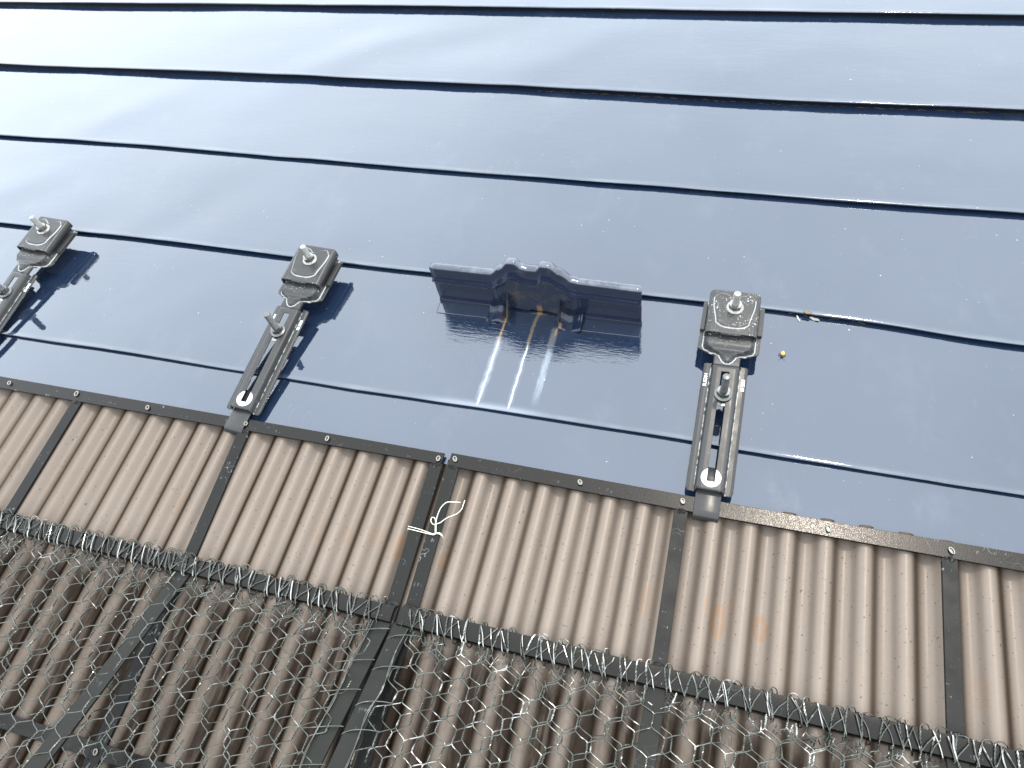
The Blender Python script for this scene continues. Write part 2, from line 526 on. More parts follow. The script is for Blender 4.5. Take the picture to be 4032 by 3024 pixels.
def smooth(a, b, x):
    t = min(1.0, max(0.0, (x-a)/(b-a)))
    return t*t*(3-2*t)

def interp(pts, x):
    if x <= pts[0][0]: return pts[0][1]
    for (x0, y0), (x1, y1) in zip(pts, pts[1:]):
        if x <= x1:
            t = (x-x0)/(x1-x0)
            t = t*t*(3-2*t)
            return y0 + (y1-y0)*t
    return pts[-1][1]

# ------------------------------------------------------------------ the blue metal roof
LIPS = [
    [(-2.8, .3592), (-.909, .3592), (-.703, .3612), (-.5457, .3603), (-.4205, .3600), (-.3535, .3604), (-.1895, .3624), (-.0095, .3626), (.0463, .3608), (.3, .3603), (1.8, .3603)],
    [(-2.8, .5435), (-1.045, .5438), (-.897, .5442), (-.759, .5444), (-.5579, .5416), (-.4195, .5413), (-.2, .5420), (-.0337, .5436), (.06, .5444), (.1318, .5420), (.313, .5335), (.7, .531), (1.8, .531)],
    [(-2.8, .7245), (-1.179, .7251), (-.9034, .7272), (-.6538, .724), (-.4304, .7217), (-.0466, .7212), (.1466, .7202), (.33, .7225), (1.8, .722)],
    [(-2.8, .903), (-1.31, .9045), (-.8256, .909), (-.3428, .9074), (.0541, .9015), (.34, .9034), (1.8, .903)],
    [(-2.8, 1.088), (-1.449, 1.0914), (-.8246, 1.0992), (-.3891, 1.1022), (.0133, 1.1016), (.3546, 1.1034), (1.8, 1.103)],
]
for k in range(7):
    LIPS.append([(-2.8, 1.285 + .19*k), (1.8, 1.292 + .19*k)])
DROPS = {-1: .0046, 0: .0062, 1: .0054, 2: .0090, 3: .0085}
def nz3(x, y, s, seed=0.0):
    return noise.noise(Vector((x*s + seed, y*s*1.7 + seed*2.3, seed)))
def board_z(x, y, y0, y1, idx):
    t = (y - y0)/(y1 - y0)
    z = -DROPS.get(idx, .0095)*min(max(t, 0), 1.2)
    z += 0.0010*nz3(x, y, 3.2, 4.1 + idx) + 0.00045*nz3(x + y, y - x*.4, 8.5, 1.7 + idx)
    for dx, dy, a_, ang in ((-.62, .98, .0016, .6), (-.42, 1.02, -.0012, .5), (-.98, .80, .0014, .7), (-.30, .97, .0009, .8), (-1.08, .61, .0011, .5), (-.72, .62, -.0010, .9), (-.15, .66, .0008, .7), (.22, .82, .0008, 1.0), (-.68, .43, .0006, .8), (.18, .46, -.0005, .6)):
        u_ = (x-dx)*math.cos(ang) + (y-dy)*math.sin(ang); v_ = -(x-dx)*math.sin(ang) + (y-dy)*math.cos(ang)
        z += a_*math.exp(-(u_/.11)**2 - (v_/.038)**2)
    # pressed dents where brackets pull on the fold
    for bx in (-.913, -.4995, .0205):
        if idx == 1:
            z += -0.0011*math.exp(-((x-bx-.035)/.045)**2 - ((y-.555)/.03)**2)
    return z
def roof_z(x, y):
    lips = [interp(L, x) for L in LIPS]
    if y < lips[0]:
        return board_z(x, y, .1782, lips[0], -1)
    for i in range(len(lips)-1):
        if lips[i] <= y < lips[i+1]:
            return board_z(x, y, lips[i], lips[i+1], i)
    return 0
roof = tag(empty('metal_roof', (0, .36, 0)), 'glossy navy blue painted metal roof of wide horizontal boards with folded edges', 'roof')
XS = np.concatenate([np.linspace(-2.8, -1.55, 30), np.arange(-1.54, .62, .0105), np.linspace(.63, 1.8, 24)])
def make_board(i):
    low = LIPS[i] if i >= 0 else [(-2.8, .2895), (1.8, .2895)]
    up = LIPS[i+1] if i+1 < len(LIPS) else [(-2.8, 2.6), (1.8, 2.6)]
    P = []; lipd = []
    for x in XS:
        y0 = interp(low, x); y1 = interp(up, x)
        by0 = y0 if i >= 0 else .1782
        row = []
        jz = 0.00035*nz3(x, i*3.7, 22, 9.0) + 0.0005*nz3(x, i*2.1, 6, 3.0)
        jy = 0.0006*nz3(x, i*5.1, 14, 6.0)
        if i >= 0:
            z0 = board_z(x, y0, by0, y1, i)
            h = .0028 + .0009*nz3(x, i*1.3, 5, 2.0)
            # underside return, rolled nose, then the face
            row += [(y0+.014, z0-h+.0002, .010), (y0+.0024, z0-h+.0001, .004), (y0+.0008+jy, z0-h+.0004, .001), (y0+jy, z0-h+.0014, -.0008)]
            row += [(y0+jy, z0-.0008+jz, -.001), (y0+jy+.0002, z0-.0003+jz, -.0006), (y0+jy+.0007, z0-.00005+jz, 0.0), (y0+.003, z0+jz, .0022)]
            ys = np.concatenate([[.0055, .0085], np.linspace(.013, 1, 22)[0:]*1.0])
            L = y1 + .016 - y0
            for q in (.0055, .0085):
                row.append((y0+q, board_z(x, y0+q, by0, y1, i) + jz*.4, q))
            for q in np.linspace(.014, L, 22):
                row.append((y0+q, board_z(x, y0+q, by0, y1, i), q))
        else:
            for q in np.linspace(0, y1+.016-y0, 12):
                row.append((y0+q, board_z(x, y0+q, by0, y1, i), .1))
        P.append([(x, a, b) for a, b, c in row]); lipd += [c for a, b, c in row]
    nj = len(P[0])
    v = [p for r in P for p in r]
    f = [(a*nj+b, (a+1)*nj+b, (a+1)*nj+b+1, a*nj+b+1) for a in range(len(P)-1) for b in range(nj-1)]
    me = mesh(v, f)
    at = me.attributes.new('lip', 'FLOAT', 'POINT')
    at.data.foreach_set('value', lipd)
    o = link('roof_board', me, M['roof_streaked'] if i == 0 else M['roof'], roof, sharp=None)
    me.shade_smooth()
    # keep mesh in roof coordinates although the Empty stands at the eaves
    o.matrix_parent_inverse = Matrix.Translation((0, -.36, 0))
    return o
for i in range(-1, len(LIPS)):
    make_board(i)

# brown dirt trapped under the folds of the third and second seams
s = NT('trapped_dirt')
s.set(Base_Color=s.mix(s.noise(300, 4), (0.012, 0.008, 0.006), (0.045, 0.030, 0.020)), Roughness=0.9)
mb = MB()
for li, xa_, xb_ in ((3, -.30, .50), (1, .08, .16)):
    x = xa_
    while x < xb_:
        L = rnd.uniform(.004, .016)
        y0 = interp(LIPS[li], x)
        r_ = rnd.uniform(.0004, .0011)
        zb = -DROPS.get(li-1, .0095) + r_*.6
        mb.tube([(x, y0+rnd.uniform(-.0008, .002), zb), (x+L*.5, y0+rnd.uniform(-.0012, .002), zb+.0004), (x+L, y0+rnd.uniform(-.0008, .002), zb)], [r_*.5, r_, r_*.4], 6)
        x += L + rnd.uniform(.0, .012)
o = mb.build('trapped_dirt', s.m, roof, sharp=None)
o['kind'] = 'stuff'
o.matrix_parent_inverse = Matrix.Translation((0, -.36, 0))

# ------------------------------------------------------------------ corrugated sheet
PITCHC = 0.0343
sheet = []
xs = np.arange(-1.6, 1.1, PITCHC/28)
ysh = [.3040, .2900, .27, .2, .1, 0, -.15, -.4, -.8]
v = []; f = []
for x in xs:
    ph = 2*math.pi*(x - .0632)/PITCHC
    c = math.cos(ph)
    # slightly flattened crests and troughs, steep flanks
    w = math.tanh(1.1*c)/math.tanh(1.1)
    yend = interp([(-.35, .2945), (.04, .2985), (.09, .3030), (.18, .3036), (.26, .3024), (.34, .2985)], x)
    for y in ysh:
        z = -.0056 + .0048*w
        v.append((x, min(y, yend), z))
nj = len(ysh)
for a in range(len(xs)-1):
    for b in range(nj-1):
        f.append((a*nj+b, a*nj+b+1, (a+1)*nj+b+1, (a+1)*nj+b))
me = mesh(v, f)
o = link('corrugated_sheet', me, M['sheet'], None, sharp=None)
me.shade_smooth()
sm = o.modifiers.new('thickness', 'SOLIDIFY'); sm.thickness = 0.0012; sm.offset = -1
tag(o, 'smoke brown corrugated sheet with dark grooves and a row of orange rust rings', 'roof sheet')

# ------------------------------------------------------------------ frames
def bar(parent, name, x0, y0, x1, y1, w0, w1, z0, z1, mat, bevel=.0004):
    mb = MB()
    mb.prism([(x0-w0/2, y0), (x1-w1/2, y1), (x1+w1/2, y1), (x0+w0/2, y0)][::-1] if y0 < y1 else [(x0-w0/2, y0), (x1-w1/2, y1), (x1+w1/2, y1), (x0+w0/2, y0)], z0, z1)
    return mb.build(name, mat, parent, sharp=30, bevel=bevel)

def weld(parent, x, y, z, r=.0045, seed=0):
    mb = MB()
    rr = random.Random(seed)
    n = 14; rings = 5
    vv = []
    for k in range(rings):
        a = k/(rings-1)*math.pi/2
        for j in range(n):
            b = 2*math.pi*j/n
            q = r*(1+.25*rr.uniform(-1, 1))*math.cos(a)
            vv.append((x+q*1.35*math.cos(b), y+q*.75*math.sin(b), z+.0022*math.sin(a)*(1+.3*rr.uniform(-1, 1))))
    ff = [(k*n+j, k*n+(j+1) % n, (k+1)*n+(j+1) % n, (k+1)*n+j) for k in range(rings-1) for j in range(n)]
    mb.add(vv, ff)
    mb.build('weld', M['bar'], parent, sharp=60)

def rivet_ring(parent, x, y, z, seed=0):
    rr = random.Random(seed)
    mb = MB()
    n = 18
    ex = 1 + rr.uniform(-.2, .2); a0 = rr.uniform(0, 3)
    pts = []
    tilt = rr.uniform(-.0003, .0003)
    for k in range(n):
        a = 2*math.pi*k/n
        u, w = .0026*math.cos(a)*.68, .0026*math.sin(a)*ex
        pts.append((x+u*math.cos(a0*.25)-w*math.sin(a0*.25), y+u*math.sin(a0*.25)+w*math.cos(a0*.25), z+.0018+tilt*math.cos(a+a0)))
    mb.tube(pts, .00062, 8, closed=True)
    # short collar down to the rail
    v = []; 
    for p in pts: v.append((p[0], p[1], p[2]))
    for p in pts: v.append((p[0], p[1], z-.0012))
    m = len(pts)
    mb.add(v, [(i, (i+1) % m, m+(i+1) % m, m+i) for i in range(m)] )
    ring = mb.build('rivet_ring', M['ring'], parent, sharp=60)
    h = MB().lathe([(.0019, 0), (.0019, .0006)], (x, y, z+.0001), 16)
    h.build('hole', M['nut'], ring, sharp=60)

SL = 0.37
YR = .1165
def brace_z(y):
    return .0045 + SL*(YR - y)
def make_frame(cx, label, top, mid_y, barsx, rings, brx, xa, xb, ya_top, yb_top, ya_bot, yb_bot, low=True):
    t = tag(empty('snow_barrier', (cx, .29, .002)), label, 'snow barrier', 'steel snow barriers')
    inv = Matrix.Translation((-cx, -.29, -.002))
    start = len(C.objects)
    before = set(C.objects)
    z0, z1 = .0004, .0036
    # top rail: angle steel, flat leg up
    mb = MB()
    pts_t = top['t']; pts_b = top['b']
    poly = [(x, y) for x, y in pts_b] + [(x, y) for x, y in reversed(pts_t)]
    mb.prism(poly, z0, z1)
    lo = [(x, y+.0002) for x, y in pts_b]
    mb.build('top_rail', M['rail'], t, sharp=30, bevel=.0004)
    # net rail: angle steel with rounded heel turned towards the eaves
    y0, y1 = mid_y
    prof = [(y1, .0040), (y1, .0072), (y0+.0030, .0072), (y0+.0012, .0064), (y0+.0001, .0048), (y0-.0002, .0030), (y0, -.0030), (y0+.003, -.0030), (y0+.0030, .0040)]
    mb = MB()
    n = len(prof)
    vv = [(xa, a, b) for a, b in prof] + [(xb, a, b) for a, b in prof]
    ff = [(i, n+i, n+(i+1) % n, (i+1) % n) for i in range(n)]
    ff += [tuple(range(n)), tuple(reversed(range(n, 2*n)))]
    mb.add(vv, ff)
    mb.build('net_rail', M['rail'], t, sharp=25, bevel=.0003)
    # lower rail
    if low:
        MB().prism([(xa, -.0620), (xb, -.0600), (xb, -.0465), (xa, -.0490)], -.0002, .0028).build('lower_rail', M['rail'], t, sharp=30, bevel=.0004)
    for i, (xt, xm, w) in enumerate(barsx):
        ytop = interp(top['b'], xt) - .0006
        mb = MB()
        y2 = -.20
        xs2 = xm + (xm-xt)*.2
        mb.prism([(xt-w/2, ytop), (xm-w/2, .135), (xs2-w/2, y2), (xs2+w/2, y2), (xm+w/2, .135), (xt+w/2, ytop)], .0001, .0032)
        mb.build('rafter_bar', M['bar'], t, sharp=30, bevel=.0004)
        weld(t, xt, ytop, .0022, seed=i*7+int(abs(cx)*100))
        weld(t, xm, .1335, .0045, .0055, seed=i*9+3)
    for i, (x0b, x1b, w) in enumerate(brx):
        mb = MB()
        yb = -.14
        dzt = [(x0b-w/2, YR+.002, brace_z(YR+.002)-.004), (x1b-w/2, yb, brace_z(yb)-.004), (x1b+w/2, yb, brace_z(yb)-.004), (x0b+w/2, YR+.002, brace_z(YR+.002)-.004)]
        mb.prism(dzt, .0010, .0040)
        mb.build('brace', M['brace'], t, sharp=30, bevel=.0004)
        # back leg down to the rafter so the brace stands on the frame
        MB().prism([(x1b-w/2, yb-.004), (x1b+w/2, yb-.004), (x1b+w/2, yb), (x1b-w/2, yb)], .0032, brace_z(yb)-.003).build('back_leg', M['brace'], t, sharp=30, bevel=.0004)
    for i, (x, y) in enumerate(rings):
        rivet_ring(t, x, y, z1 if y > 0 else .0028, seed=i*5+int(abs(cx)*10))
    for o in C.objects:
        if o not in before and o.parent == t:
            o.matrix_parent_inverse = inv
    return t

make_frame(-.73, 'left dark steel snow barrier, its top rail under the left and middle brackets', 
    dict(t=[(-1.35, .2955), (-.86, .2968), (-.2552, .2990)], b=[(-1.35, .2795), (-.85, .2812), (-.2562, .2858)]), (.1160, .1322),
    [(-1.205, -1.205, .0138), (-.966, -.965, .0138), (-.7300, -.7290, .0138), (-.4960, -.4890, .0140), (-.2608, -.2575, .0138)],
    [(-1.05, .2875), (-.940, .2875), (-.8380, .2893), (-.7351, .2910), (-.6300, .2896), (-.4962, .2914), (-.3920, .2911), (-.2597, .2910), (-.4880, -.0550)],
    [(-.966, -.966, .0165), (-.7260, -.7260, .0165), (-.4862, -.4862, .0168), (-.2610, -.2660, .0168)], -1.35, -.2535, 0, 0, 0, 0)
make_frame(.05, 'right dark steel snow barrier, its top rail glinting beneath the right bracket',
    dict(t=[(-.2478, .3008), (.0316, .2996), (.15, .2990), (.2950, .3008), (.62, .3016)], b=[(-.2478, .2866), (-.2340, .2856), (.0334, .2833), (.2940, .2842), (.62, .2850)]), (.1160, .1338),
    [(-.2420, -.2380, .0140), (-.0032, -.0022, .0132), (.2345, .2345, .0132), (.470, .470, .0138)],
    [(-.2416, .2939), (-.1059, .2928), (-.0030, .2923), (.1316, .2910), (.2357, .2909), (.345, .2912), (.47, .2915)],
    [(-.2418, -.2395, .0168), (-.0015, -.0015, .0165), (.2345, .2345, .0165), (.470, .470, .0165)], -.2470, .62, 0, 0, 0, 0)

# ------------------------------------------------------------------ wire netting
CW = 0.0122          # column spacing
TW = 0.0116          # twisted length
RZ = 0.0074          # zigzag rise
WR = 0.00054
def helix_pair(mb, A, B, r=.00047, turns=2.5, n=5, seg=13, ph=0):
    A = Vector(A); B = Vector(B); d = (B-A); L = d.length
    if L < 1e-6: return
    d.normalize()
    u = d.orthogonal().normalized(); w = d.cross(u)
    for k in (0, 1):
        pts = []
        for i in range(seg):
            t = i/(seg-1)
            a = ph + math.pi*k + 2*math.pi*turns*t
            rr = r*min(1, 6*t+.3, 6*(1-t)+.3)
            pts.append(A + (B-A)*t + (u*math.cos(a) + w*math.sin(a))*rr)
        mb.tube(pts, WR, n, caps=False)
def hexnet(mb, x0, x1, rows, fn, skip=0.0, seed=0, t0=0.0, half=None):
    """fn(s, t) -> 3D point; t runs from the net rail down the slope"""
    rr = random.Random(seed)
    cols = int((x1-x0)/CW)
    per = TW+RZ
    cache = {}
    def P(c, r, end):
        # twist (c, r): r-th twist of column c, odd columns are offset by half a period
        key = (c, r, end)
        if key not in cache:
            off = 0.0 if c % 2 == 0 else per
            t = t0 + r*2*per + off + (0 if end == 0 else TW)
            s_ = x0 + c*CW
            cache[key] = Vector(fn(s_ + rr.uniform(-.0007, .0007), t + rr.uniform(-.0007, .0007)))
        return cache[key]
    for c in range(cols+1):
        for r in range(rows):
            if rr.random() < skip: continue
            a, b = P(c, r, 0), P(c, r, 1)
            helix_pair(mb, a, b, ph=rr.uniform(0, 6))
            # two wires leave the lower end to the tops of the neighbouring twists
            for dc in (-1, 1):
                cn = c+dc
                if cn < 0 or cn > cols: continue
                rn = r if c % 2 == 0 else r+1
                if rn >= rows: continue
                q = P(cn, rn, 0)
                mid = (b+q)/2 + Vector((rr.uniform(-.0005, .0005), rr.uniform(-.0004, .0004), rr.uniform(.0000, .0010)))
                q1 = b.lerp(q, .14) + Vector((0, -.0004, .0002)); q2 = b.lerp(q, .86) + Vector((0, .0004, .0002))
                mb.tube([b, q1, mid, q2, q], WR, 5, caps=False)
def top_fn(seed, amp=1.0, xs_=1.0):
    def fn(s_, t):
        y = YR - .004 - t*math.cos(math.atan(SL))
        x = s_ + .0022*nz3(s_, t, 14, seed) + .003*nz3(s_, t, 5, seed+3)
        z = brace_z(y) + .0014 + amp*(.0026*nz3(s_, t, 10, seed+5) + .0012*nz3(s_, t, 26, seed+9) - .0015)
        # dips towards the rail at the start
        z = z - .004*max(0, 1-t/.012)
        return (x, y + .0015*nz3(s_, t, 9, seed+7), z)
    return fn
def low_fn(seed):
    def fn(s_, t):
        y = YR - .002 - t*.93
        x = s_ + .004*nz3(s_, t, 9, seed) + .003*nz3(s_, t, 23, seed+3)
        y = y + .004*nz3(s_, t, 11, seed+6)
        z = .0095 + .0035*nz3(s_, t, 18, seed+5) + .0030*nz3(s_, t, 50, seed+8)
        z = min(z + .16*max(0, t-.015), brace_z(y)*.72 + .004)
        return (x, y, max(z, .0050))
    return fn
def make_net(cx, label, xa, xb, seed, WM):
    t = tag(empty('wire_netting', (cx, .115, .008)), label, 'netting', 'chicken wire nets')
    before = set(C.objects)
    mb = MB(); hexnet(mb, xa, xb, 8, top_fn(seed), seed=seed, t0=.001)
    # long loose ends at the cut side edges, bent round the last brace
    rr = random.Random(seed+50)
    mb.build('mesh_panel', WM, t, sharp=None)
    mb = MB(); hexnet(mb, xa+.004, xb-.003, 8, low_fn(seed+20), skip=.14, seed=seed+1, t0=-.001)
    mb.build('lower_mesh_layer', WM, t, sharp=None)
    # ends of the net wrapped over the rail
    mb = MB()
    yb, yt = .1158, .1330
    x = xa+.002
    i = 0
    while x < xb-.004:
        j = rr.uniform(-.002, .002)
        sk = rr.uniform(-.0042, .0042)
        A = (x+j, yb-.005, .0030); B = (x+j, yb+.0005, .0080); D = (x+j+sk, yt+.0002, .0084)
        mb.tube([(x+j-.002, yb-.009, .002), A], WR, 5, caps=False)
        helix_pair(mb, A, B, turns=1.2, ph=rr.uniform(0, 6), seg=8)
        helix_pair(mb, B, D, turns=3.2, ph=rr.uniform(0, 6), seg=18)
        # mesh wires crossing the face of the rail between the strands
        if rr.random() < .7:
            e = rr.uniform(.006, .0125)
            mb.tube([B, (x+j+.35*e, yb+.006+rr.uniform(-.001, .002), .0092), (x+j+e, yt-rr.uniform(0, .006), .0090), (x+j+e+.001, yt+.0012, .0062)], WR, 5)
        if rr.random() < .55:
            e = -rr.uniform(.005, .011)
            mb.tube([(x+j, yb-.001, .0075), (x+j+.5*e, yb+.007, .0096), (x+j+e, yt-.001, .0092)], WR, 5)
        # arch over the upper edge to the neighbour and back under
        h = rr.uniform(.0018, .0056); w = rr.uniform(.005, .0125)
        Dv = Vector(D)
        arch = []
        for k in range(9):
            a = math.pi*k/8
            arch.append(Dv + Vector((w*(1-math.cos(a))/2, h*math.sin(a), .0012*math.sin(a) - .0045*(k/8)**2)))
        mb.tube(arch, WR, 5)
        arch2 = [Dv + Vector((.0006+.35*w*(1-math.cos(math.pi*k/6))/2, .8*h*math.sin(math.pi*k/6), -.0012-.005*(k/6))) for k in range(7)]
        mb.tube(arch2, WR, 5)
        # plain strand slanting to the next column below the rail
        mb.tube([A, (x+j+.003, yb-.009, .0045), (x+j+.0085, yb-.0125, .006)], WR, 5, caps=False)
        if rr.random() < .7:
            mb.tube([(x+j+.004, yb-.013, .004), (x+j+.0075, yb-.0085, .0062), (x+j+.013, yb-.0065, .0060)], WR, 5)
        if rr.random() < .5:
            mb.tube([(x+j+.001, yb-.016, .002), (x+j+.0035, yb-.009, .001), (x+j+.006, yb-.003, -.001)], WR, 5)
        x += rr.choice((rr.uniform(.0085, .0125), rr.uniform(.0125, .0175), rr.uniform(.0135, .0200)))
        i += 1
    # tangled cut ends hanging in the gap under the rail
    for k in range(int((xb-xa)/.0110)):
        x0 = rr.uniform(xa+.01, xb-.02); y0 = yb - rr.uniform(.002, .020); z0 = rr.uniform(.001, .010)
        a0 = rr.uniform(-2.9, -.3); L = rr.uniform(.006, .016)
        p1 = Vector((x0, y0, z0)); p3 = p1 + Vector((L*math.cos(a0), L*math.sin(a0), rr.uniform(-.003, .004)))
        p2 = p1.lerp(p3, .5) + Vector((rr.uniform(-.003, .003), rr.uniform(-.002, .002), rr.uniform(-.001, .003)))
        if rr.random() < .45:
            helix_pair(mb, p1, p3, turns=2.5, ph=rr.uniform(0, 6), seg=11)
        else:
            mb.tube([p1, p1.lerp(p2, .6), p2, p2.lerp(p3, .5), p3], WR, 5)
    mb.build('wrapped_edge', WM, t, sharp=None)
    # one long lacing wire wound round the rail
    mb = MB()
    pts = []
    x = xa+.004
    while x < xb-.006:
        p = rr.uniform(.0120, .0215)
        s1 = rr.uniform(-.0026, .0034)
        pts += [(x, yt+.0012, .0066), (x+.0006, yt-.0006, .0088), (x+.0030+s1, (yt+yb)/2, .0086+rr.uniform(0, .0008)), (x+.0052+s1, yb+.0012, .0084), (x+.0066+s1, yb-.0022, .0052), (x+.0076, yb-.003, .0000),
                (x+.0090, yb+.004, -.0022), (x+.3*p+.0065, yt-.003, -.0010), (x+.94*p, yt+.0016, .0020)]
        x += p
    sm_ = []
    P = [Vector(p) for p in pts]
    for a in range(len(P)-1):
        p0 = P[max(a-1, 0)]; p1 = P[a]; p2 = P[a+1]; p3 = P[min(a+2, len(P)-1)]
        for k in range(3):
            u = k/3
            sm_.append(.5*((2*p1)+(p2-p0)*u+(2*p0-5*p1+4*p2-p3)*u*u+(3*p1-p0-3*p2+p3)*u*u*u))
    mb.tube(sm_, .00062, 6)
    mb.build('lacing_wire', M['lacing'], t, sharp=None)
    inv = Matrix.Translation((-cx, -.115, -.008))
    for o in list(C.objects):
        if o not in before and o.parent == t:
            o.matrix_parent_inverse = inv
    return t, inv
nl, invl = make_net(-.62, 'left chicken wire net laced to the left frame, denser and duller than the right one', -1.30, -.2600, 3, M['wire'])
nr, invr = make_net(.05, 'right chicken wire net laced to the right frame, glinting brightly', -.2320, .60, 11, M['wire_glints'])

def smooth_path(P, n=6):
    P = [Vector(p) for p in P]
    out = []
    for a in range(len(P)-1):
        p0 = P[max(a-1, 0)]; p1 = P[a]; p2 = P[a+1]; p3 = P[min(a+2, len(P)-1)]
        for k in range(n):
            u = k/n
            out.append(.5*((2*p1)+(p2-p0)*u+(2*p0-5*p1+4*p2-p3)*u*u+(3*p1-p0-3*p2+p3)*u*u*u))
    out.append(P[-1])
    return out
# loose cut ends of the two nets bent round the outer braces where the frames meet
def edge_wires(parent, inv, xc, side, seed):
    rr = random.Random(seed)
    mb = MB()
    for k in range(6):
        y = YR - .010 - .030*k + rr.uniform(-.004, .004)
        z = brace_z(y)
        w = .0088
        if side > 0:
            pts = [(xc+w+.014, y+.004, z+.001), (xc+w+.004, y+.003, z+.0016), (xc, y, z+.0016), (xc-w, y-.005, z+.001), (xc-w-.0012, y-.009, z-.003)]
        else:
            pts = [(xc-w-.014, y-.004, z+.001), (xc-w-.004, y-.001, z+.0014), (xc, y+.003, z+.0018), (xc+w+.001, y+.0055, z+.0012), (xc+w+.004, y+.006, z+.0005)]
        mb.tube(smooth_path(pts), .00055, 6)
    # selvedge wire running down the edge
    pts = []
    for k in range(12):
        y = YR - .002 - .020*k
        pts.append((xc + side*(.0070 + .0015*math.sin(k*1.9+seed)), y, brace_z(y)+.0020+.0006*math.sin(k*2.3)))
    mb.tube(smooth_path(pts, 4), .0007, 6)
    pts2 = [(p[0]+.0012*math.sin(i*2.7), p[1], p[2]+.0009) for i, p in enumerate(pts)]
    mb.tube(smooth_path(pts2, 4), .0005, 6)
    o = mb.build('loose_edge_wires', M['wire'], parent, sharp=None)
    o.matrix_parent_inverse = inv
edge_wires(nl, invl, -.2632, -1, 4)
edge_wires(nr, invr, -.2410, 1, 9)

# cream wire tie holding the two frames together
ZT = .0044
tie = MB()
def tz(pts, z): return [(a, b, z if not isinstance(z, list) else z[i]) for i, (a, b) in enumerate(pts)]
tie.tube(smooth_path([(-.2690, .2127, -.001), (-.2678, .2124, .0036), (-.2660, .2122, ZT)] + tz([(-.2560, .2117), (-.2480, .2107), (-.2400, .2097), (-.2372, .2110)], ZT)), .00042, 7)
tie.tube(smooth_path([(-.2688, .2098, -.001), (-.2676, .2096, .0036), (-.2655, .2096, ZT)] + tz([(-.2550, .2093), (-.2440, .2088), (-.2388, .2090), (-.2368, .2108)], ZT)), .00042, 7)
tie.tube(smooth_path([(-.2370, .2110, ZT), (-.2336, .2121, ZT), (-.2305, .2108, .0036), (-.2300, .2102, -.001)]), .00042, 7)
tie.tube(smooth_path([(-.2372, .2105, ZT+.0004), (-.2334, .2110, ZT), (-.2303, .2098, .0036), (-.2298, .2090, -.001)]), .00042, 7)
for k in (0, 1):
    tie.tube([Vector((-.2370-.0030*t, .2103+.0100*t, .0052)) + Vector((.0006*math.cos(k*math.pi+22*t), 0, .0006*math.sin(k*math.pi+22*t))) for t in np.linspace(0, 1, 26)], .00044, 7)
tie.tube(smooth_path([(-.2398, .2196, .0052), (-.2424, .2190, .0062), (-.2451, .2214, .0068), (-.2456, .2246, .0068), (-.2440, .2260, .0066), (-.2418, .2248, .0062), (-.2401, .2210, .0055)]), .00044, 7)
tie.tube(smooth_path([(-.2400, .2200, .0055), (-.2404, .2256, .0062), (-.2402, .2308, .0070), (-.2388, .2376, .0080), (-.2346, .2434, .0088), (-.2284, .2450, .0090), (-.2203, .2462, .0088)]), .00044, 7)
tie.tube(smooth_path([(-.2400, .2200, .0055), (-.2358, .2218, .0060), (-.2328, .2250, .0066), (-.2292, .2284, .0072), (-.2210, .2336, .0082), (-.2171, .2390, .0090), (-.2165, .2436, .0096), (-.2160, .2490, .0104)]), .00044, 7)
o = tie.build('wire_tie', M['tie'], None, sharp=None)
tag(o, 'cream coloured wire knotted round the two meeting frame bars, ends curling free', 'wire tie')

